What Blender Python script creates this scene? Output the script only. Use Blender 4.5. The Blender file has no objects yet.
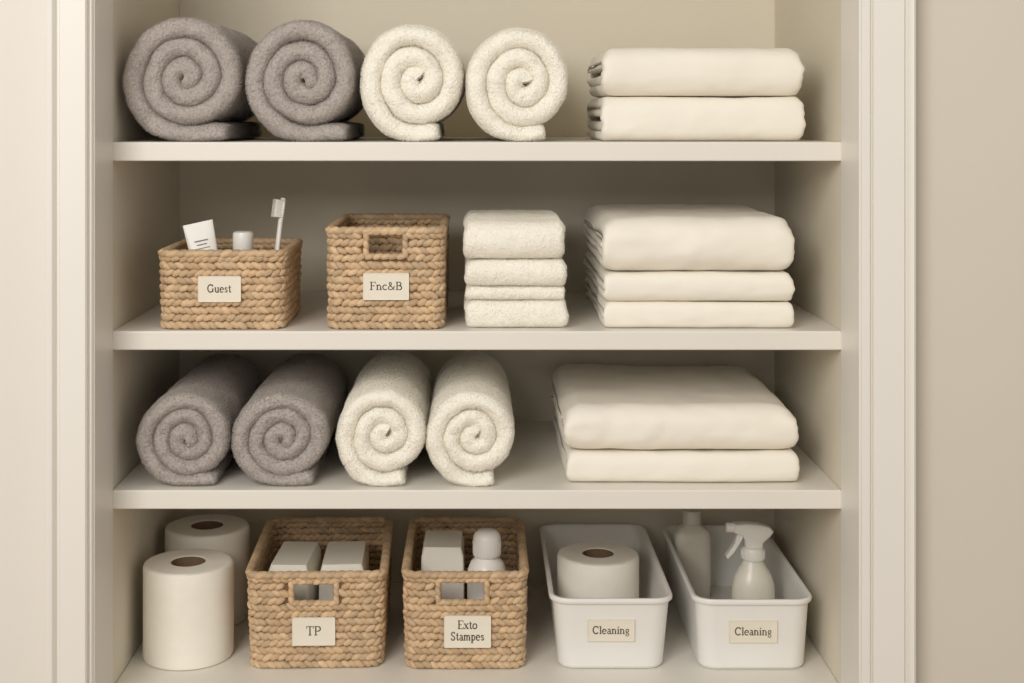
import bpy, math, random
from mathutils import Vector, Matrix, noise
random.seed(7)
sc = bpy.context.scene
sc.view_settings.view_transform = 'Standard'
sc.view_settings.look = 'None'

# ------------------------------------------------------------------ dimensions (metres)
k = 0.9/730.0            # one unit of drawing at the shelf-front plane
D = 1.762                # camera distance to shelf front plane (y = 0)
ZB = 0.55                # height of bottom board top surface
H = ZB + 572*k           # eye height
DEPTH = 0.40
def X(px, d=0.0): return (px-477)*k*(D+d)/D
def HZ(py): return H-(py-116)*k
Z1, Z2, Z3 = HZ(142), HZ(331), HZ(490)

# ------------------------------------------------------------------ materials
def mat(name, col, rough=0.6, bump=None, var=0.0, varscale=6, sheen=0.0, spec=0.4, attr=None, trans=0, sss=0):
    m = bpy.data.materials.new(name); m.use_nodes = True
    nt = m.node_tree; b = nt.nodes['Principled BSDF']
    b.inputs['Roughness'].default_value = rough
    b.inputs['Specular IOR Level'].default_value = spec
    if sheen:
        b.inputs['Sheen Weight'].default_value = sheen
        b.inputs['Sheen Roughness'].default_value = 0.5
    if trans: b.inputs['Transmission Weight'].default_value = trans
    if sss:
        b.inputs['Subsurface Weight'].default_value = sss
        b.inputs['Subsurface Scale'].default_value = 0.01
    c = (*col, 1)
    tc = nt.nodes.new('ShaderNodeTexCoord')
    out = None
    if var:
        n = nt.nodes.new('ShaderNodeTexNoise'); n.inputs['Scale'].default_value = varscale
        n.inputs['Detail'].default_value = 4
        nt.links.new(tc.outputs['Object'], n.inputs['Vector'])
        r = nt.nodes.new('ShaderNodeValToRGB')
        r.color_ramp.elements[0].position = 0.3; r.color_ramp.elements[1].position = 0.7
        r.color_ramp.elements[0].color = (*[x*(1-var) for x in col], 1)
        r.color_ramp.elements[1].color = (*[min(1, x*(1+var)) for x in col], 1)
        nt.links.new(n.outputs['Fac'], r.inputs['Fac']); out = r.outputs['Color']
    else:
        rgb = nt.nodes.new('ShaderNodeRGB'); rgb.outputs[0].default_value = c; out = rgb.outputs[0]
    if attr:
        a = nt.nodes.new('ShaderNodeAttribute'); a.attribute_name = attr
        mx = nt.nodes.new('ShaderNodeMix'); mx.data_type = 'RGBA'; mx.blend_type = 'MULTIPLY'
        mx.inputs[0].default_value = 1
        nt.links.new(out, mx.inputs[6]); nt.links.new(a.outputs['Color'], mx.inputs[7]); out = mx.outputs[2]
    nt.links.new(out, b.inputs['Base Color'])
    prev = None
    for (typ, scale, dist, stren) in (bump or []):
        if typ == 'noise':
            n = nt.nodes.new('ShaderNodeTexNoise'); n.inputs['Scale'].default_value = scale; n.inputs['Detail'].default_value = 3
            o = n.outputs['Fac']
        else:
            n = nt.nodes.new('ShaderNodeTexVoronoi'); n.inputs['Scale'].default_value = scale; o = n.outputs['Distance']
        nt.links.new(tc.outputs['Object'], n.inputs['Vector'])
        bp = nt.nodes.new('ShaderNodeBump'); bp.inputs['Distance'].default_value = dist; bp.inputs['Strength'].default_value = stren
        nt.links.new(o, bp.inputs['Height'])
        if prev: nt.links.new(prev, bp.inputs['Normal'])
        prev = bp.outputs['Normal']
    if prev: nt.links.new(prev, b.inputs['Normal'])
    return m

def srgb(r, g, b):
    f = lambda c: (c/255/12.92) if c/255 <= 0.04045 else ((c/255+0.055)/1.055)**2.4
    return (f(r), f(g), f(b))

M_PAINT  = mat('shelf_paint', srgb(234,229,219), 0.45, [('noise',90,0.0006,0.15)], 0.015, 5)
M_CASING = mat('casing_paint', srgb(235,231,223), 0.4, [('noise',60,0.0006,0.15)], 0.01, 4)
M_INNER  = mat('closet_wall_paint', srgb(227,219,201), 0.75, [('noise',120,0.0008,0.2)], 0.02, 3)
M_WALLL  = mat('wall_paint_white', srgb(227,222,213), 0.7, [('noise',150,0.0008,0.2)], 0.015, 2)
M_WALLR  = mat('wall_paint_beige', srgb(217,209,194), 0.75, [('noise',150,0.0008,0.2)], 0.015, 2)
M_FLOOR  = mat('floor_wood', srgb(150,120,90), 0.5, [('noise',20,0.001,0.2)], 0.1, 6)
TB = [('noise',300,0.0025,0.8),('voronoi',500,0.0012,0.5)]
M_GRAY   = mat('gray_terry', srgb(181,172,165), 0.95, TB, 0.16, 320, sheen=0.15, spec=0.08)
M_CREAM  = mat('cream_terry', srgb(254,248,235), 0.95, TB, 0.03, 320, sheen=0.1, spec=0.08)
M_SHEET  = mat('cream_cotton', srgb(246,240,227), 0.85, [('noise',900,0.0004,0.35),('noise',30,0.003,0.35)], 0.012, 12, sheen=0.1, spec=0.15)
M_WEAVE  = mat('woven_hyacinth', srgb(210,181,145), 0.6, [('noise',300,0.0015,0.7)], 0.12, 130, attr='tint', spec=0.35)
M_LINER  = mat('basket_core', srgb(120,95,68), 0.9, [('noise',200,0.001,0.5)], 0.1, 60)
M_LABEL  = mat('label_card', srgb(236,228,211), 0.7, [('noise',400,0.0003,0.2)], 0.02, 60)
M_INK    = mat('label_ink', srgb(92,81,68), 0.8)
M_INKG   = mat('gray_ink', srgb(150,146,142), 0.8)
M_PLAST  = mat('white_plastic', srgb(238,236,231), 0.35, None, 0.01, 10, spec=0.5)
M_BOTTLE = mat('translucent_bottle', srgb(230,226,212), 0.3, None, 0.02, 20, spec=0.5, sss=0.3)
M_WHITE  = mat('white_gloss', srgb(242,239,232), 0.35, None, 0.01, 20, spec=0.5)
M_PAPER  = mat('tissue_paper', srgb(246,241,229), 0.95, [('noise',500,0.0006,0.4)], 0.015, 50, spec=0.1)
M_CORE   = mat('cardboard_core', srgb(128,104,78), 0.9, [('noise',200,0.0006,0.4)], 0.05, 60)

# ------------------------------------------------------------------ mesh helpers
import bmesh
class MB:
    def __init__(s): s.v=[]; s.f=[]; s.m=[]; s.tint=[]
    def add(s, vs, fs, mi=0, tint=None):
        o=len(s.v); s.v += [tuple(p) for p in vs]
        s.f += [tuple(i+o for i in f) for f in fs]; s.m += [mi]*len(fs)
        s.tint += [tint or (1,1,1)]*len(vs)
    def obj(s, name, mats, loc=(0,0,0), parent=None, smooth=True, rot=0, angle=None, bevel=None):
        me=bpy.data.meshes.new(name); me.from_pydata(s.v,[],s.f)
        for m in mats: me.materials.append(m)
        me.polygons.foreach_set('material_index', s.m)
        me.polygons.foreach_set('use_smooth',[smooth]*len(s.f))
        a=me.color_attributes.new('tint','FLOAT_COLOR','POINT')
        a.data.foreach_set('color',[c for t in s.tint for c in (*t,1)])
        me.update()
        bm=bmesh.new(); bm.from_mesh(me); bmesh.ops.recalc_face_normals(bm, faces=bm.faces); bm.to_mesh(me); bm.free()
        if angle and smooth: 
            me.set_sharp_from_angle(angle=math.radians(angle))
        o=bpy.data.objects.new(name,me); sc.collection.objects.link(o)
        o.location=loc; o.rotation_euler=(0,0,rot)
        if parent: o.parent=parent
        if bevel:
            b=o.modifiers.new('b','BEVEL'); b.width=bevel; b.segments=3; b.limit_method='ANGLE'
        return o
    def box(s,x0,x1,y0,y1,z0,z1,mi=0,M=None):
        vs=[Vector((x,y,z)) for x in (x0,x1) for y in (y0,y1) for z in (z0,z1)]
        if M: vs=[M@v for v in vs]
        s.add(vs,[(0,1,3,2),(4,6,7,5),(0,4,5,1),(2,3,7,6),(0,2,6,4),(1,5,7,3)],mi)
    def rings(s, rings, mi=0, cap0=True, cap1=True, M=None, tint=None):
        n=len(rings[0]); vs=[Vector(p) for r in rings for p in r]
        if M: vs=[M@v for v in vs]
        fs=[]
        for i in range(len(rings)-1):
            for j in range(n):
                fs.append((i*n+j,i*n+(j+1)%n,(i+1)*n+(j+1)%n,(i+1)*n+j))
        if cap0: fs.append(tuple(range(n-1,-1,-1)))
        if cap1: fs.append(tuple((len(rings)-1)*n+j for j in range(n)))
        s.add(vs,fs,mi,tint)
    def lathe(s, prof, cx=0, cy=0, mi=0, n=48, sx=1, sy=1, M=None, e=2.0):
        def pt(r,z,t):
            c,q=math.cos(t),math.sin(t)
            return (cx+sx*r*math.copysign(abs(c)**(2/e),c), cy+sy*r*math.copysign(abs(q)**(2/e),q), z)
        s.rings([[pt(r,z,2*math.pi*j/n) for j in range(n)] for r,z in prof], mi, M=M)

def box(name, x0,x1,y0,y1,z0,z1, m, bevel=0.0015):
    b=MB(); b.box(x0,x1,y0,y1,z0,z1)
    return b.obj(name,[m],smooth=False,bevel=bevel)

def rrect(w,d,r,n=6,z=0.0,cx=0,cy=0):
    r=min(r,w/2-1e-4,d/2-1e-4); pts=[]
    for (sx,sy,a0) in ((1,1,0),(-1,1,90),(-1,-1,180),(1,-1,270)):
        for i in range(n+1):
            a=math.radians(a0+90*i/n)
            pts.append((cx+sx*(w/2-r)+r*math.cos(a), cy+sy*(d/2-r)+r*math.sin(a), z))
    return pts

tuft=bpy.data.textures.new('tufts','CLOUDS'); tuft.noise_scale=0.030; tuft.noise_depth=1; tuft.contrast=1.4
def add_pile(o, weights, count, length, rad, seed):
    """short terry loops as real strands"""
    vg=o.vertex_groups.new(name='pile')
    for i,w in enumerate(weights):
        if w>0: vg.add([i],w,'REPLACE')
    md=o.modifiers.new('pile','PARTICLE_SYSTEM'); ps=md.particle_system; st=ps.settings
    st.type='HAIR'; st.count=count; st.hair_length=length; st.hair_step=2
    st.render_step=2; st.display_step=2
    st.emit_from='FACE'; st.use_even_distribution=True; st.distribution='RAND'
    st.length_random=0.4
    st.root_radius=rad*1000; st.tip_radius=rad*700; st.radius_scale=0.001
    ps.seed=seed; ps.vertex_group_density='pile'
    st.material=1
    try:
        sl=st.texture_slots.add(); sl.texture=tuft; sl.texture_coords='ORCO'
        sl.use_map_time=False; sl.use_map_length=True; sl.length_factor=0.55
    except Exception as e: print('tex',e)

# ------------------------------------------------------------------ room shell
TOP=H+0.42
W2=0.45; WL=0.495
box('floor',-2.2,2.2,-2.6,0.6,-0.05,0,M_FLOOR)
YW=-0.068
box('wall_left',-2.2,-WL,YW,0.45,0,2.45,M_WALLL)
box('wall_right',0.505,2.2,YW,0.45,0,2.45,M_WALLR)
box('wall_top',-WL,0.505,YW,0.45,TOP+0.02,2.45,M_WALLL)
box('wall_closet_back',-WL,0.505,DEPTH,0.45,0,TOP+0.02,M_INNER)
box('wall_closet_left',-WL,-W2,0.0,DEPTH,0,TOP+0.02,M_INNER)
box('wall_closet_right',W2,0.505,0.0,DEPTH,0,TOP+0.02,M_INNER)
box('ceiling_closet',-W2,W2,0.0,DEPTH,TOP,TOP+0.02,M_INNER)
box('closet_kick_panel',-W2,W2,0.02,0.04,0,ZB-0.024,M_PAINT)
box('trim_jamb_left',-WL,-W2+0.0015,-0.085,0.0,0,TOP+0.02,M_CASING)
box('trim_jamb_right',W2-0.0015,0.505,-0.085,0.0,0,TOP+0.02,M_CASING)
box('trim_jamb_top',-W2,W2,-0.085,0.0,TOP,TOP+0.02,M_CASING)
def cprof(a,f,e):   # a: end of inner bead, f: end of flat, e: outer edge
    return [(0.450,-0.0855),(0.4503,-0.0885),(0.4515,-0.090),(a-0.0035,-0.090),(a-0.002,-0.0885),(a-0.0012,-0.087),(a-0.0004,-0.087),(a,-0.094),(a+0.0015,-0.096),
      (f-0.001,-0.098),(f,-0.0965),(f+0.001,-0.094),(f+0.003,-0.094),(f+0.0045,-0.099),(f+0.007,-0.102),(e-0.004,-0.103),(e-0.0015,-0.101),(e,-0.097),(e,-0.0679),(0.450,-0.0679)]
for sgn,nm,pr_ in ((-1,'trim_casing_left',cprof(0.4555,0.4870,0.5025)),(1,'trim_casing_right',cprof(0.463,0.4985,0.5115))):
    b=MB(); b.rings([[(sgn*x,y-0.0,z) for x,y in pr_] for z in (0,TOP+0.10)])
    o=b.obj(nm,[M_CASING],smooth=True,angle=25)
b=MB(); b.box(-0.5025,0.5115,-0.1,-0.0681,TOP+0.1,TOP+0.17); b.box(-0.45,0.45,-0.098,-0.0851,TOP+0.0,TOP+0.1); b.obj('trim_casing_head',[M_CASING],smooth=False)
TH=0.0235
for i,z in enumerate((Z1,Z2,Z3,ZB)):
    box('closet_shelf',-W2+0.0002,W2-0.0002,-0.001,DEPTH-0.0005,z-TH,z,M_PAINT,0.0018)

# ------------------------------------------------------------------ swept fabric strip
def sweep(path, t, L, na=20, nc=5, endf=(0.45,0.8,0.95)):
    sec=[]
    hl=L/2-t/2
    for i in range(na+1):
        sec.append((1.0,-hl+2*hl*i/na))
    for i in range(1,nc):
        a=math.pi*i/nc; sec.append((math.cos(a),hl+t/2*math.sin(a)))
    for i in range(na+1):
        sec.append((-1.0,hl-2*hl*i/na))
    for i in range(1,nc):
        a=math.pi*i/nc; sec.append((-math.cos(a),-hl-t/2*math.sin(a)))
    vs=[]; n=len(sec); N=len(path)
    for i,p in enumerate(path):
        q=path[min(i+1,N-1)]; o=path[max(i-1,0)]
        tx,tz=q[0]-o[0],q[1]-o[1]; l=math.hypot(tx,tz) or 1
        nx,nz=-tz/l,tx/l
        e=min(i,N-1-i); 
        f=endf[e] if e<3 else 1.0
        for (w,ax) in sec:
            vs.append((p[0]+nx*w*t/2*f, p[1]+nz*w*t/2*f, ax))
    fs=[]
    for i in range(N-1):
        for j in range(n):
            fs.append((i*n+j,i*n+(j+1)%n,(i+1)*n+(j+1)%n,(i+1)*n+j))
    fs.append(tuple(range(n-1,-1,-1))); fs.append(tuple((N-1)*n+j for j in range(n)))
    return vs,fs

def nz(x,y,z,s,seed): return noise.noise(Vector((x*s+seed*7.3,y*s+seed*3.1,z*s-seed*5.7)))

def rolled_towel(name, m, xl, xr, y0, z, Ht, pitch, L, seed, tail=0.9):
    Wd=xr-xl; sink=0.0045
    R=(Wd+pitch)/2; sz=(Ht+sink)/(2*R-0.5*pitch)
    cx=xl+(R-0.25*pitch)
    n0=(R-pitch*0.5)/pitch+0.05
    th1=math.radians(270); th0=th1-2*math.pi*n0
    path=[]; N=int(60*n0)
    for i in range(N+1):
        u=i/N; th=th0+(th1-th0)*u; r=R-pitch*0.5-pitch*(th1-th)/(2*math.pi)
        r=max(r,pitch*0.28)
        wob=1+(0.05*math.sin(2*th+seed)+0.03*math.sin(3*th+seed*2))*(1-u)+0.03*math.sin(math.pi*u)*nz(math.cos(th),math.sin(th),u*2,1.2,seed+20)
        path.append((r*math.cos(th)*wob, r*math.sin(th)*(sz*u+(1-u)*(0.5+0.5*sz))*wob))
    zb=path[-1][1]; nt_=max(5,int(14*tail))
    for i in range(1,nt_+1):
        path.append((R*tail*i/nt_, zb+0.0035*i/nt_))
    vs,fs=sweep(path,pitch*1.03,L,na=50,nc=10,endf=(0.74,0.92,0.98))
    zmin=zb-pitch*0.5
    out=[]; wt=[]
    for (a,c,ax) in vs:
        r=math.hypot(a,c)
        d=0.0020*nz(a,c,ax,22,seed)+0.0014*nz(a,c,ax,70,seed+3)+0.0008*nz(a,c,ax,160,seed+5)
        g=d/max(r,0.012)
        a2=a*(1+g); c2=c*(1+g)
        sgn=1 if ax<0 else -1
        axs=ax+(0.0030*nz(a,c,0,45,seed+9)+0.0014*nz(a,c,ax,150,seed+2))*sgn
        zz=c2-zmin-sink
        # soft squash towards the shelf
        if zz<0.010: zz=0.0002+ (zz+sink)/(0.010+sink)*0.0098 if zz>-sink else 0.0002
        out.append((a2,axs+L/2,max(zz,0.0002)))
        outer = r>R*0.82-pitch*0.4
        wt.append(1.0 if (ax<-L/2+pitch*0.9 or outer) and zz>0.001 else 0.0)
    b=MB(); b.add(out,fs)
    o=b.obj(name,[m],(cx,y0,z))
    add_pile(o,wt,62000,0.0024,0.00031,seed)
    return o

def roll_at(name,m,pl,pr,pt,pb_z,d,pp,L,seed,tail=0.9):
    s=D/(D+d)
    ztop=H-(pt-116)*k/s
    return rolled_towel(name,m,X(pl+1.5,d),X(pr-1.5,d),d,pb_z,ztop-pb_z-0.0012,pp*k/s,L,seed,tail)
roll_at('rolled_towel_gray',M_GRAY,121,239,16,Z1,0.010,19,0.30,1,0.60)
roll_at('rolled_towel_gray',M_GRAY,244,354,17,Z1,0.010,18.5,0.30,2,0.66)
roll_at('rolled_towel_cream',M_CREAM,359,463,22,Z1,0.010,19.5,0.30,3,0.36)
roll_at('rolled_towel_cream',M_CREAM,465,570,27,Z1,0.010,19,0.30,4,0.36)
roll_at('rolled_towel_gray',M_GRAY,135,229,395,Z3,0.012,15.5,0.31,5,0.52)
roll_at('rolled_towel_gray',M_GRAY,230,328,395,Z3,0.012,16,0.31,6,0.52)
roll_at('rolled_towel_cream',M_CREAM,335,425,388,Z3,0.010,17,0.31,7,0.36)
roll_at('rolled_towel_cream',M_CREAM,426,514,390,Z3,0.010,16.5,0.31,8,0.36)

# ------------------------------------------------------------------ folded linens
def folded(name, m, cx, y0, z, Wd, Dp, h, nl, seed, rc=0.012, amp=0.0012, rot=0, terry=False, rnd=2.25, low=0.4):
    t=h/nl
    B=h/2-t/2; A=Dp/2-t/2; turns=(nl-1.5)/2
    path=[]; ns=16; ncp=16
    def pt(ph):
        q=int(ph+1e-9)%4; u=ph-int(ph+1e-9); tn=int((ph+1e-9)/4)
        f={0:tn,1:tn+.5*u,2:tn+.5,3:tn+.5+.5*u}[q]
        b_=max(B-t*f,0.12*t); a_=A-t*f; c=min(b_*1.15,a_)
        if q==0: return ((a_-c)*(1-2*u), -b_)
        sgn=-1 if q==1 else 1
        if q==2: return (-(a_-c)*(1-2*u), b_)
        g=(-math.pi/2+math.pi*u) if q==1 else (math.pi/2-math.pi*u)
        e=2.9 if math.sin(g)<0 else rnd
        return (sgn*((a_-c)+c*abs(math.cos(g))**(2/e)), b_*math.copysign(abs(math.sin(g))**(2/e),math.sin(g)))
    q=0
    while True:
        m_=ns if q%2==0 else ncp
        done=False
        for i in range(m_):
            ph=q+i/m_
            if ph>4*turns: done=True; break
            path.append(pt(ph))
        if done: break
        q+=1
    vs,fs=sweep(path,t*1.0,Wd,na=60,nc=6)
    z0=min(v[1] for v in vs); z1=max(v[1] for v in vs)
    vs=[(y,(zz-z0)/(z1-z0)*h-h/2,ax) for y,zz,ax in vs]
    out=[]; wt=[]
    for (y,zz,ax) in vs:
        r=min(rc,h*0.42)
        v=(abs(ax)-(Wd/2-r))/r
        if v>0:
            v=min(v,1); s=1-(r/(h/2))*(1-math.sqrt(max(0,1-v*v)))
            if zz>0: zz*=s
            else: zz*=(1-(1-s)*low)
        d=amp*nz(y,zz,ax,14,seed)+amp*0.5*nz(y,zz,ax,40,seed+4)
        # soft drag wrinkles running across the fold
        d+=amp*0.5*nz(y*0.6,zz*2.2,ax*0.8+y*1.1,55,seed+12)
        if terry: d+=0.0007*nz(y,zz,ax,220,seed+6)
        zz2=zz+(d-0.3*amp)*max(0,zz/(h/2))+ amp*0.6*nz(y,0,ax,9,seed+1)*(1-abs(zz)/(h/2))
        yy=y+(d*1.5 if y<0 else 0)+0.003*nz(0,zz,ax,10,seed+8)*(1 if y<0 else 0)
        ax2=ax+0.0030*nz(y*.3,zz*3,0,40,seed+2)
        z3=max(0.0002,min(h+0.0006,zz2+h/2))
        out.append((ax2,yy+Dp/2,z3))
        wt.append(1.0 if (y<-Dp/2+t or zz>h/2-t*.7 or abs(ax)>Wd/2-t) else 0.0)
    b=MB(); b.add(out,fs)
    o=b.obj(name,[m],(cx,y0,z),rot=rot)
    if terry: add_pile(o,wt,26000,0.0017,0.00027,seed)
    return o

d=0.02; s=D/(D+d)
h1=46*k; h2=52*k-0.002
folded('folded_sheet',M_SHEET,X((602+806)/2,d),d,Z1,204*k/s,0.27,h1,5,11,rc=0.010,amp=0.0016)
folded('folded_sheet',M_SHEET,X((603+805)/2,d),d,Z1+h1,202*k/s,0.27,h2,5,12,rc=0.018,amp=0.0016)
d=0.010; s=D/(D+d)
ha,hb,hc=27*k,29.5*k,56*k
folded('folded_sheet',M_SHEET,X(700.5,d),d,Z2,191*k/s,0.345,ha,4,13,rc=0.009)
folded('folded_sheet',M_SHEET,X(700,d),d+0.001,Z2+ha,191*k/s,0.345,hb,4,14,rc=0.009)
folded('folded_sheet',M_SHEET,X(700,d),d,Z2+ha+hb,193*k/s,0.345,hc,6,15,rc=0.022,amp=0.0024)
d=0.014; s=D/(D+d)
hh=[29*k,13*k,27*k,40*k]; z=Z2
for i,h in enumerate(hh):
    folded('folded_washcloth',M_CREAM,X([516.5,516.5,515.5,514.5][i],d),d+[0,0.003,0,0.001][i],z,[102,99,101,101][i]*k/s,0.24,h,[3,3,3,4][i],20+i,rc=0.010,amp=0.0013,terry=True)
    z+=h
d=0.022; s=D/(D+d)
folded('folded_blanket',M_SHEET,X(684,d),d,Z3,234*k/s,0.33,32*k,4,31,rc=0.010)
folded('folded_blanket',M_SHEET,X(682,d),d-0.002,Z3+32*k,235*k/s,0.34,47*k,5,32,rc=0.024,amp=0.0028)

# ------------------------------------------------------------------ lettering (serif strokes)
def arc(cx,cy,rx,ry,a0,a1,n=12): return [(cx+rx*math.cos(math.radians(a0+(a1-a0)*i/n)),cy+ry*math.sin(math.radians(a0+(a1-a0)*i/n))) for i in range(n+1)]
K,T_=0.15,0.075
G={
'G':([(arc(.46,.5,.4,.47,45,318),K),([(.8,.08),(.8,.45)],K),([(.64,.45),(.95,.45)],T_),([(.78,.97),(.78,.72)],T_)],1.02),
'u':([([(.16,.62),(.16,.2)],K),(arc(.34,.2,.18,.17,180,330),K*.8),([(.56,.65),(.56,0)],K),([(.02,.62),(.16,.62)],T_),([(.42,.62),(.56,.62)],T_),([(.56,.03),(.7,.03)],T_)],.76),
'e':([(arc(.33,.32,.26,.3,5,315),K*.85),([(.08,.35),(.58,.35)],T_)],.68),
's':([([(.46,.5),(.3,.62),(.14,.55),(.14,.42),(.38,.28),(.46,.14),(.3,.02),(.08,.12)],K*.75)],.58),
't':([([(.22,.85),(.22,.15),(.3,.03),(.42,.08)],K*.9),([(.04,.62),(.42,.62)],T_)],.48),
'F':([([(.22,0),(.22,1)],K),([(.05,.97),(.75,.97)],T_),([(.22,.52),(.56,.52)],T_),([(.73,.97),(.73,.78)],T_),([(.56,.62),(.56,.42)],T_),([(.05,.03),(.4,.03)],T_)],.8),
'n':([([(.16,0),(.16,.62)],K),(arc(.35,.42,.19,.19,170,0),K*.75),([(.56,.42),(.56,0)],K),([(.02,.62),(.16,.62)],T_),([(.02,.03),(.3,.03)],T_),([(.42,.03),(.7,.03)],T_)],.76),
'm':([([(.16,0),(.16,.62)],K),(arc(.33,.42,.17,.19,170,0),K*.75),([(.51,.42),(.51,0)],K),(arc(.69,.42,.17,.19,170,0),K*.75),([(.87,.42),(.87,0)],K),([(.02,.62),(.16,.62)],T_),([(.02,.03),(.3,.03)],T_),([(.4,.03),(.62,.03)],T_),([(.75,.03),(1.01,.03)],T_)],1.08),
'c':([(arc(.33,.32,.26,.3,45,315),K*.85)],.62),
'&':([([(.88,.48),(.66,.12),(.4,.02),(.14,.1),(.12,.32),(.45,.6),(.5,.82),(.36,.96),(.22,.84),(.28,.62),(.85,.02)],K*.75)],.98),
'B':([([(.2,0),(.2,1)],K),([(.05,.97),(.45,.97)],T_),([(.2,.52),(.5,.52)],T_),([(.05,.03),(.5,.03)],T_),(arc(.45,.75,.22,.22,90,-90),K*.85),(arc(.5,.27,.25,.24,90,-90),K*.85)],.86),
'T':([([(.42,0),(.42,1)],K),([(.04,.97),(.8,.97)],T_),([(.06,.97),(.06,.76)],T_),([(.78,.97),(.78,.76)],T_),([(.25,.03),(.6,.03)],T_)],.85),
'P':([([(.2,0),(.2,1)],K),([(.05,.97),(.45,.97)],T_),([(.2,.46),(.45,.46)],T_),([(.05,.03),(.38,.03)],T_),(arc(.45,.715,.24,.25,90,-90),K*.85)],.78),
'E':([([(.2,0),(.2,1)],K),([(.05,.97),(.74,.97)],T_),([(.2,.52),(.56,.52)],T_),([(.05,.03),(.76,.03)],T_),([(.74,.97),(.74,.78)],T_),([(.76,.03),(.76,.24)],T_)],.84),
'x':([([(.1,.62),(.55,.03)],K),([(.52,.62),(.1,.03)],T_),([(.0,.62),(.22,.62)],T_),([(.4,.62),(.62,.62)],T_),([(.0,.03),(.22,.03)],T_),([(.4,.03),(.65,.03)],T_)],.66),
'o':([(arc(.33,.32,.26,.29,0,360,20),K*.85)],.68),
'S':([([(.64,.78),(.56,.92),(.38,.98),(.2,.9),(.14,.72),(.24,.57),(.5,.44),(.62,.28),(.56,.1),(.38,.02),(.2,.06),(.1,.24)],K*.85)],.76),
'a':([(arc(.28,.17,.18,.15,0,360,14),K*.7),([(.14,.56),(.3,.62),(.44,.55),(.46,.3),(.46,.05),(.6,.03)],K*.85)],.64),
'p':([([(.16,-.3),(.16,.62)],K),(arc(.34,.32,.22,.29,150,-150),K*.8),([(.02,.62),(.16,.62)],T_),([(.02,-.28),(.32,-.28)],T_)],.7),
'C':([(arc(.46,.5,.4,.47,45,315),K),([(.78,.97),(.78,.72)],T_)],.92),
'l':([([(.18,0),(.18,1)],K),([(.03,.97),(.18,.97)],T_),([(.03,.03),(.34,.03)],T_)],.38),
'i':([([(.18,0),(.18,.62)],K),([(.11,.87),(.25,.87)],K),([(.03,.62),(.18,.62)],T_),([(.03,.03),(.34,.03)],T_)],.38),
'g':([(arc(.3,.42,.19,.19,0,360,14),K*.7),([(.5,.62),(.42,.56)],T_),([(.18,.25),(.14,.12),(.45,.06),(.52,-.1),(.4,-.26),(.15,-.24),(.1,-.12),(.18,.0)],K*.6)],.62),
}
def lettering(b, text, w, cap, zc, y, mi):
    adv=sum(G[c][1] for c in text); sx=w/adv; x=-w/2
    for c in text:
        st,a=G[c]
        for pts,wd in st:
            for (p,q) in zip(pts[:-1],pts[1:]):
                P0=Vector((x+p[0]*sx,zc+p[1]*cap-cap*.5)); P1=Vector((x+q[0]*sx,zc+q[1]*cap-cap*.5))
                dr=(P1-P0); 
                if dr.length<1e-7: continue
                dr.normalize(); n=Vector((-dr.y,dr.x))*wd*cap*0.5; P0-=dr*wd*cap*.12; P1+=dr*wd*cap*.12
                b.add([(v.x,y,v.y) for v in (P0+n,P0-n,P1-n,P1+n)],[(0,1,2,3)],mi)
        x+=a*sx
def label(parent, lines, cx, y, cz, w, h, cap, tw, tilt=0):
    b=MB(); b.rings([[(p[0],yy,p[1]) for p in rrect(w,h,0.0012)] for yy in (0,-0.0014)],0)
    for (x0,x1,z0,z1) in ((-w/2,w/2,h/2-0.0007,h/2),(-w/2,w/2,-h/2,-h/2+0.0007),(-w/2,-w/2+0.0007,-h/2,h/2),(w/2-0.0007,w/2,-h/2,h/2)):
        b.box(x0,x1,-0.0019,-0.0013,z0,z1,0)
    n=len(lines)
    for i,l in enumerate(lines):
        lettering(b,l,tw[i],cap,(n-1)/2*cap*1.35-i*cap*1.35+ (cap*.15 if n>1 else cap*.08),-0.0016,1)
    o=b.obj('label',[M_LABEL,M_INK],(cx,y,cz),parent=parent,smooth=False)
    o.rotation_euler=(0,tilt,0)
    return o

# ------------------------------------------------------------------ woven baskets
def rr_at(s,w,d,r):
    sw,sd,q=w-2*r,d-2*r,math.pi*r/2
    per=2*(sw+sd)+4*q; s%=per
    segs=[('l',sw,(-sw/2,-d/2),(1,0)),('c',q,(sw/2,-d/2+r),-90),('l',sd,(w/2,-sd/2),(0,1)),('c',q,(sw/2,d/2-r),0),
          ('l',sw,(sw/2,d/2),(-1,0)),('c',q,(-sw/2,d/2-r),90),('l',sd,(-w/2,sd/2),(0,-1)),('c',q,(-sw/2,-d/2+r),180)]
    for ty,ln,p,a in segs:
        if s<=ln:
            if ty=='l': return (p[0]+a[0]*s,p[1]+a[1]*s),(a[0],a[1])
            an=math.radians(a+90*s/ln)
            return (p[0]+r*math.cos(an),p[1]+r*math.sin(an)),(-math.sin(an),math.cos(an))
        s-=ln
    return (-sw/2,-d/2),(1,0)
def per(w,d,r): return 2*(w-2*r+d-2*r)+2*math.pi*r

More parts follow.
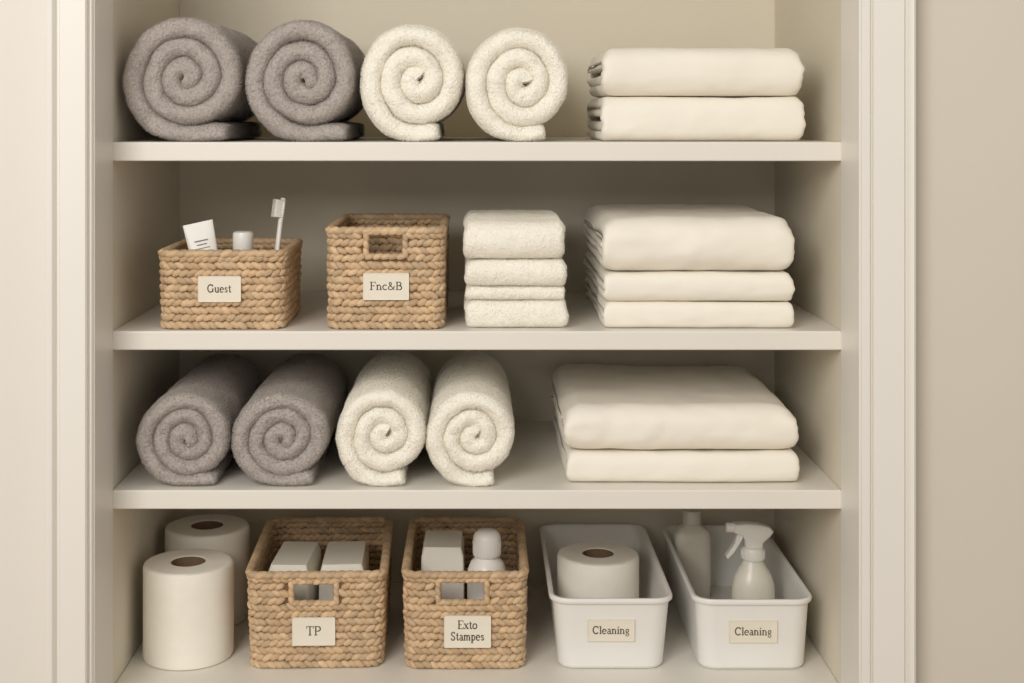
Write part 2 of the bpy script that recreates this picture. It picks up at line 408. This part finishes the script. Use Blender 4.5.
def lump(b,c,tan,up,nrm,L,hv,hn,tilt,tint,mi=0,zmin=0.0003):
    ns,nr=7,10
    ca,sa=math.cos(tilt),math.sin(tilt)
    U=tan*ca+up*sa; V=up*ca-tan*sa
    vs=[c-U*L/2]
    for i in range(1,ns):
        t=-1+2*i/ns; rr=(1-abs(t)**2.4)**0.6
        bend=0.12*L*(t*t-0.4)*0.4
        for j in range(nr):
            a=2*math.pi*j/nr
            rg=1+0.07*math.cos(5*a)
            vs.append(c+U*(t*L/2)+V*(hv*rr*rg*math.cos(a))+nrm*(hn*rr*rg*math.sin(a)-bend))
    vs.append(c+U*L/2)
    for v in vs: v.z=max(v.z,zmin)
    fs=[(0,1+(j+1)%nr,1+j) for j in range(nr)]
    for i in range(ns-2):
        for j in range(nr):
            fs.append((1+i*nr+j,1+i*nr+(j+1)%nr,1+(i+1)*nr+(j+1)%nr,1+(i+1)*nr+j))
    e=len(vs)-1; o=1+(ns-2)*nr
    fs+=[(o+j,o+(j+1)%nr,e) for j in range(nr)]
    b.add(vs,fs,mi,tint)

def basket(name, cx, y0, z0, w, d, h, taper, seed, hole=None, rowh=0.0090, rot=0):
    R=random.Random(seed); b=MB(); r=0.016
    ww,dd=w-0.010,d-0.010
    def size(z):
        f=taper+(1-taper)*z/h
        return ww*f,dd*f
    rows=max(3,round((h-0.008)/rowh)); rh=(h-0.007)/rows
    def tint(): 
        v=R.uniform(0.78,1.10); g=R.uniform(-0.03,0.02)
        return (v,v*(1+g),v*(1+2*g))
    up=Vector((0,0,1))
    for i in range(rows):
        zc=0.0008+rh*(i+0.5); w_,d_=size(zc); P=per(w_,d_,r); n=round(P/0.0094); 
        sg=1 if i%2 else -1
        for j in range(n):
            s=P*(j+0.5*(i%2))/n + R.uniform(-.0010,.0010)
            (px,py),(tx,ty)=rr_at(s,w_,d_,r)
            front=py<-d_/2+0.003
            if hole and front and hole[0]-0.009<px<hole[1]+0.009 and hole[2]-0.006<zc<hole[3]+0.006: continue
            tan=Vector((tx,ty,0)); nrm=Vector((ty,-tx,0))
            c=Vector((px,py,zc+R.uniform(-.0006,.0006)))+nrm*R.uniform(-.0006,.0008)
            lump(b,c,tan,up,nrm,R.uniform(0.0155,0.0190),rh*R.uniform(.42,.50),R.uniform(.0036,.0046),sg*math.radians(R.uniform(19,32)),tint())
    w_,d_=size(h); P=per(w_,d_,r); n=round(P/0.011)
    for j in range(n):
        (px,py),(tx,ty)=rr_at(P*j/n,w_,d_,r)
        tan=Vector((tx,ty,0)); nrm=Vector((ty,-tx,0))
        lump(b,Vector((px,py,h-0.0052)),tan,up,nrm,0.022,0.0048,0.0056,math.radians(R.uniform(8,15)),tint())
    n=140; nzs=30; zs=[0.002+(h-0.006)*i/nzs for i in range(nzs+1)]
    vs=[]
    for z in zs:
        w_,d_=size(z); P=per(w_,d_,r)
        for j in range(n):
            (px,py),_=rr_at(P*j/n,w_,d_,r); vs.append((px,py,z))
    fs=[]
    for i in range(nzs):
        for j in range(n):
            idx=(i*n+j,i*n+(j+1)%n,(i+1)*n+(j+1)%n,(i+1)*n+j)
            mx=sum(vs[q][0] for q in idx)/4; my=sum(vs[q][1] for q in idx)/4; mz=sum(vs[q][2] for q in idx)/4
            if hole and my<-dd/2*taper+0.004 and my<0 and hole[0]-0.002<mx<hole[1]+0.002 and hole[2]-0.002<mz<hole[3]+0.002: continue
            fs.append(idx)
    b.add(vs,fs,1)
    w_,d_=size(0); b.rings([rrect(w_,d_,r,6,0.0005),rrect(w_,d_,r,6,0.004)],1)
    if hole:
        hx0,hx1,hz0,hz1=hole; q_=0.0038; hx0-=q_; hx1+=q_; hz0-=q_; hz1+=q_
        yy=lambda z:-size(z)[1]/2
        f=Vector((0,-1,0))
        for (p,q) in (((hx0,hz0),(hx1,hz0)),((hx1,hz0),(hx1,hz1)),((hx1,hz1),(hx0,hz1)),((hx0,hz1),(hx0,hz0))):
            ln=math.hypot(q[0]-p[0],q[1]-p[1]); m=max(2,round(ln/0.009)); tv=Vector((q[0]-p[0],0,q[1]-p[1]))/ln
            for j in range(m):
                t=(j+.5)/m; x_=p[0]+(q[0]-p[0])*t; z_=p[1]+(q[1]-p[1])*t
                lump(b,Vector((x_,yy(z_),z_)),tv,f.cross(tv),f,0.016,0.0040,0.0052,math.radians(12),tint())
    return b.obj(name,[M_WEAVE,M_LINER],(cx,y0+d/2,z0),rot=rot)

def basket_at(name,pl,pr,prim,z0,d0,dep,taper,seed,hole=None,lab=None,rot=0):
    s=D/(D+d0); w=(pr-pl)*k/s; zr=H-(prim-116)*k/s; cx=X((pl+pr)/2,d0); h=zr-z0
    hl=None
    if hole: hl=(X(hole[0],d0)-cx,X(hole[1],d0)-cx,H-(hole[3]-116)*k/s-z0,H-(hole[2]-116)*k/s-z0)
    o=basket(name,cx-math.sin(rot)*dep/2,d0,z0,w,dep,h,taper,seed,hl,rot=rot)
    if lab:
        lines,x0,x1,y0,y1,cap,tw,tilt=lab
        cz=H-((y0+y1)/2-116)*k/s-z0
        f=taper+(1-taper)*cz/h
        label(o,lines,X((x0+x1)/2,d0)-cx,-(dep-0.010)/2*f-0.0052,cz,(x1-x0)*k/s,(y1-y0)*k/s,cap*k/s,[t*k/s for t in tw],tilt)
    return o

basket_at('woven_basket',155,286,250,Z2,0.006,0.185,0.98,41,None,(['Guest'],198,241,276,302,8.0,[24],0.0))
basket_at('woven_basket',324,446,227,Z2,0.006,0.25,0.98,42,(369,402,236,254),(['Fnc&B'],363,409,273,300,8.0,[33],0.0))
basket_at('woven_basket',244,387,572,ZB,0.054,0.255,0.955,43,(294,333,586,602),(['TP'],292,335,618,646,9.0,[15],0.0),rot=math.radians(1.5))
basket_at('woven_basket',401,529,572,ZB,0.052,0.255,0.965,44,(441,484,584,601),(['Exto','Stampes'],444,491,616,648,8.5,[20,34],0.0))

# ------------------------------------------------------------------ plastic bins
def bin_at(pl,pr,bl,br,prim,z0,d0,dep,lab):
    s=D/(D+d0); w=(pr-pl)*k/s; h=H-(prim-116)*k/s-z0; cx=X((pl+pr)/2,d0); wb=(br-bl)*k/s
    b=MB(); lip=0.004
    ow,od=w-2*lip,dep-2*lip
    t=0.0022
    def ring(ww,dd,z,r=0.022): return rrect(ww,dd,r,8,z)
    db=od-(ow-wb)*0.9
    def lerp(u): return (wb+(ow-wb)*u, db+(od-db)*u)
    prof=[]
    prof.append(ring(wb-0.012,db-0.012,0.0003,0.016)); prof.append(ring(wb-0.004,db-0.004,0.001,0.019)); prof.append(ring(wb-0.001,db-0.001,0.004,0.021)); prof.append(ring(*lerp(0.04),0.04*h))
    for u in (0.3,0.6,0.85): prof.append(ring(*lerp(u),u*h))
    a,c=lerp(0.95); prof.append(ring(a,c,h-0.0065))
    prof.append(ring(w-0.001,dep-0.001,h-0.0065,0.026)); prof.append(ring(w,dep,h-0.0055,0.026)); prof.append(ring(w,dep,h-0.0018,0.026)); prof.append(ring(w-0.0015,dep-0.0015,h-0.0003,0.026)); prof.append(ring(w-0.004,dep-0.004,h,0.025))
    prof.append(ring(ow-2*t+0.002,od-2*t+0.002,h-0.0004)); prof.append(ring(ow-2*t,od-2*t,h-0.002))
    for u in (0.85,0.5,0.15): 
        a,c=lerp(u); prof.append(ring(a-2*t,c-2*t,u*h,0.02))
    a,c=lerp(0.05); prof.append(ring(a-2*t-0.002,c-2*t-0.002,0.004,0.019)); prof.append(ring(a-0.014,c-0.014,0.0025,0.015))
    b.rings(prof,0)
    o=b.obj('plastic_storage_bin',[M_PLAST],(cx,d0+dep/2,z0),angle=50)
    lines,x0,x1,y0,y1,cap,tw=lab
    cz=H-((y0+y1)/2-116)*k/s-z0; a,c=lerp(cz/h)
    L_=label(o,lines,X((x0+x1)/2,d0)-cx,-c/2-0.0008,cz,(x1-x0)*k/s,(y1-y0)*k/s,cap*k/s,[q*k/s for q in tw])
    L_.rotation_euler=(math.atan2((od-db)/2,h),0,0)
    return o
bin_at(550,675,556,662,599,ZB,0.048,0.335,(['Cleaning'],588,635,621,643,8.0,[37]))
bin_at(694,816,698,805,600,ZB,0.048,0.335,(['Cleaning'],730,778,622,644,8.0,[37]))

# ------------------------------------------------------------------ toilet rolls
def toilet_roll(cx,cy,z,r,h,seed):
    b=MB(); n=72; ri=r*0.38; rc_=ri-0.0012
    def ring(rad,zz,wob=0): 
        return [((rad+wob*math.sin(3*a+seed)+wob*.6*math.sin(7*a))*math.cos(a),(rad+wob*math.sin(3*a+seed))*math.sin(a),zz) for a in [2*math.pi*j/n for j in range(n)]]
    prof=[(ri,0.003),(r-0.004,0.0003),(r-0.001,0.0012),(r,0.004)]+[(r,h*u) for u in (.25,.5,.75)]+[(r,h-0.005),(r-0.0015,h-0.0016),(r-0.005,h)]
    q=14
    for i in range(1,q): 
        rad=(r-0.005)+(ri+0.002-(r-0.005))*i/q
        prof.append((rad,h-0.0003*(i%2)))
    prof+=[(ri+0.001,h-0.0003),(ri,h-0.0015)]
    rings=[ring(a,zz,0.0003 if 3<i<8 else 0.0) for i,(a,zz) in enumerate(prof)]
    b.rings(rings,0,False,False)
    b.rings([ring(ri,h-0.0015),ring(ri-0.0002,h-0.001),ring(rc_,h-0.001),ring(rc_,0.003),ring(ri,0.003)],1,False,False)
    return b.obj('toilet_paper_roll',[M_PAPER,M_CORE],(cx,cy,z),angle=40)
toilet_roll(X(188,0.108),0.110,ZB,0.0585,0.1225,1)
toilet_roll(X(207,0.249),0.250,ZB,0.0585,0.1300,2)
toilet_roll(X(598,0.20),0.20,ZB+0.0028,0.0560,0.103,3)

# ------------------------------------------------------------------ soft packs, boxes, bottles
def soft_box(name,m,cx,cy,z,w,d,h,seed,puff=0.002,rot=0,r=0.006):
    b=MB(); n=10; prof=[]
    for i in range(n+1):
        u=i/n; e=(1-abs(2*u-1)**6)**(1/3) if 0<u<1 else 0.0
        ins=(1-e)*r
        prof.append([(p[0],p[1],h*u) for p in rrect(w-2*ins+puff*math.sin(math.pi*u),d-2*ins+puff*math.sin(math.pi*u),r,5)])
    b.rings(prof)
    b.v=[(x+0.001*nz(x,y,zz,25,seed),y+0.001*nz(x,y,zz,25,seed+1),max(0,zz+ (0.0015*nz(x,y,zz,22,seed+2) if zz>h*.5 else 0))) for x,y,zz in b.v]
    return b.obj(name,[m],(cx,cy,z),rot=rot,angle=60)
zb=ZB+0.0045
soft_box('tissue_pack',M_PAPER,X(294,0.17),0.18,zb,0.055,0.11,0.107,1,rot=-0.04,r=0.004)
soft_box('tissue_pack',M_PAPER,X(344,0.17),0.18,zb,0.060,0.11,0.107,2,rot=0.03,r=0.004)
soft_box('tissue_pack',M_PAPER,X(443,0.18),0.19,zb,0.056,0.085,0.123,3,r=0.003)

b=MB(); r=0.0262
b.lathe([(r-.004,0),(r,.003),(r,.09),(r-.0008,.1),(r-.005,.11),(.015,.116),(.0145,.1175),(.0145,.119)],mi=0)
b.lathe([(.0175,.1175),(.0185,.119),(.0185,.138),(.0182,.142),(.0165,.147),(.012,.151),(.005,.1525),(.0,.1527)],mi=1)
for j in range(32):
    a=2*math.pi*j/32; M=Matrix.Rotation(a,4,'Z'); b.box(.0182,.0188,-.0005,.0005,.120,.137,1,M)
b.obj('capped_bottle',[M_WHITE,M_WHITE],(X(487,0.13),0.135,zb),angle=40)

zg=Z2+0.0045
b=MB(); r=0.0125
b.lathe([(r-.002,0),(r,.002),(r,.078),(r-.003,.083),(.009,.085),(.009,.088)],mi=0)
b.lathe([(.0125,.0845),(.0133,.086),(.0133,.108),(.0125,.1105),(.010,.1115),(0,.1118)],mi=1)
b.obj('travel_bottle',[M_BOTTLE,M_WHITE],(X(242.5,0.08),0.085,zg),angle=40)
b=MB(); prof=[]
for i in range(13):
    u=i/12; z=0.016+0.108*u; hw=0.0155+0.004*u; hd=0.0135*(1-u**1.6)+0.0009
    e=2+3*u
    prof.append([(hw*math.copysign(abs(math.cos(a))**(2/e),math.cos(a)),hd*math.copysign(abs(math.sin(a))**(2/e),math.sin(a)),z) for a in [2*math.pi*j/40 for j in range(40)]])
b.rings(prof,0)
b.lathe([(.0105,0),(.0115,.001),(.0115,.014),(.010,.016)],mi=0)
for j,(zz,ww) in enumerate(((.1,.017),(.095,.013),(.090,.019))):
    b.box(-ww/2,ww/2,-0.0075,-0.0068,zz,zz+0.0011,1)
Lb=b.obj('toothpaste_tube',[M_WHITE,M_INKG],(X(215,0.06),0.078,zg+0.002),angle=50)
Lb.rotation_euler=(math.radians(-4),math.radians(-12),math.radians(8))
b=MB()
prof=[]
for i in range(25):
    u=i/24; z=0.185*u
    hw=0.0048 if u<.55 else (0.0048-(0.0016)*min(1,(u-.55)/.2) if u<.8 else 0.0032+0.0032*min(1,(u-.8)/.05))
    if i in (0,24): hw*=.5
    hd=0.003
    prof.append([(hd*math.cos(a),hw*math.sin(a),z) for a in [2*math.pi*j/16 for j in range(16)]])
b.rings(prof,0)
for iz in range(9):
    for iy in range(4):
        M=Matrix.Translation((-0.001,(iy-1.5)*0.0030,0.155+iz*0.0031))@Matrix.Rotation(math.radians(-90),4,'Y')
        b.lathe([(.0017,0),(.0018,.006),(.0020,.0095),(.0017,.0098)],mi=1,n=8,M=M)
tb=b.obj('toothbrush',[M_WHITE,M_WHITE],(X(274,0.10)-0.006,0.10,zg+0.001),angle=50)
tb.rotation_euler=(math.radians(-3),math.radians(8),math.radians(25))
tb.scale=(1.1,1.1,0.83)

zc=ZB+0.003
b=MB()
b.lathe([(.026,0),(.029,.003),(.0295,.02),(.0295,.055),(.0285,.070),(.0245,.083),(.0185,.093),(.0145,.100),(.0130,.106),(.0130,.112)],mi=0,sy=0.85)
b.lathe([(.0150,.104),(.0158,.106),(.0158,.117),(.0140,.120),(.011,.121)],mi=1)
for j in range(28):
    M=Matrix.Rotation(2*math.pi*j/28,4,'Z'); b.box(.0155,.0163,-.0006,.0006,.106,.1165,1,M)
def slab(pts,hw,mi,ins=0.0025):
    cx_=sum(p[0] for p in pts)/len(pts); cz_=sum(p[1] for p in pts)/len(pts)
    def rg(f,y):
        o=[]
        for (x,z) in pts:
            dx,dz=x-cx_,z-cz_; l=math.hypot(dx,dz) or 1
            o.append((x-dx/l*f,y,z-dz/l*f))
        return o
    b.rings([rg(ins,-hw),rg(ins*.3,-hw+ins*.4),rg(0,-hw+ins),rg(0,hw-ins),rg(ins*.3,hw-ins*.4),rg(ins,hw)],mi)
slab([(-.0115,.120),(.0115,.120),(.0125,.127),(.0225,.136),(.0265,.142),(.022,.1475),(.008,.1515),(-.012,.153),(-.026,.152),(-.0265,.141),(-.016,.137),(-.012,.130)],.0095,1)
b.rings([[(x,q*math.cos(a)*1.0,.1460+q*math.sin(a)) for a in [2*math.pi*j/20 for j in range(20)]] for x,q in ((-.025,.0066),(-.035,.0066),(-.0365,.0058),(-.0365,.002))],1)
tr=[(-.012,.138),(-.0165,.130),(-.021,.121),(-.0275,.112),(-.0350,.105),(-.0375,.108),(-.0315,.117),(-.0260,.126),(-.0225,.138)]
slab(tr,.0060,1,0.0012)
b.obj('spray_bottle',[M_BOTTLE,M_WHITE],(X(753,0.17),0.17,zc),angle=40)
b=MB(); q=0.88
b.lathe([(.022,0),(.0245,.003*q),(.026,.02*q),(.0268,.100*q),(.0260,.110*q),(.021,.118*q),(.013,.123*q),(.0115,.125*q),(.0115,.13*q)],mi=0,sx=1.0,sy=0.72,e=4)
b.lathe([(.0125,.126*q),(.0135,.127*q),(.0135,.146*q),(.0125,.1475*q),(.0,.148*q)],mi=1)
b.obj('detergent_bottle',[M_BOTTLE,M_BOTTLE],(X(692,0.315),0.315,zc),angle=40)

# ------------------------------------------------------------------ light
w=bpy.data.worlds.new('World'); sc.world=w; w.use_nodes=True
bg=w.node_tree.nodes['Background']; bg.inputs[0].default_value=(1.0,0.965,0.905,1); bg.inputs[1].default_value=0.57
def area(name,loc,tgt,size,power,col):
    l=bpy.data.lights.new(name,'AREA'); l.shape='RECTANGLE'; l.size=size[0]; l.size_y=size[1]; l.energy=power; l.color=col
    o=bpy.data.objects.new(name,l); sc.collection.objects.link(o); o.location=loc
    o.rotation_euler=(Vector(tgt)-Vector(loc)).to_track_quat('-Z','Y').to_euler(); return o
area('key_light',(-0.95,-2.45,2.15),(0.15,0.1,1.0),(1.2,1.2),45,(1.0,0.97,0.92))  # soft key from the upper left front, its source unseen

cam=bpy.data.cameras.new('camera'); co=bpy.data.objects.new('camera',cam); sc.collection.objects.link(co)
co.location=(0,-D,H); co.rotation_euler=(math.radians(90),0,0)
cam.sensor_width=36; cam.lens=36*D/(1024*k)
cam.shift_x=(512-477)/1024; cam.shift_y=-(341.5-116)/1024
sc.camera=co
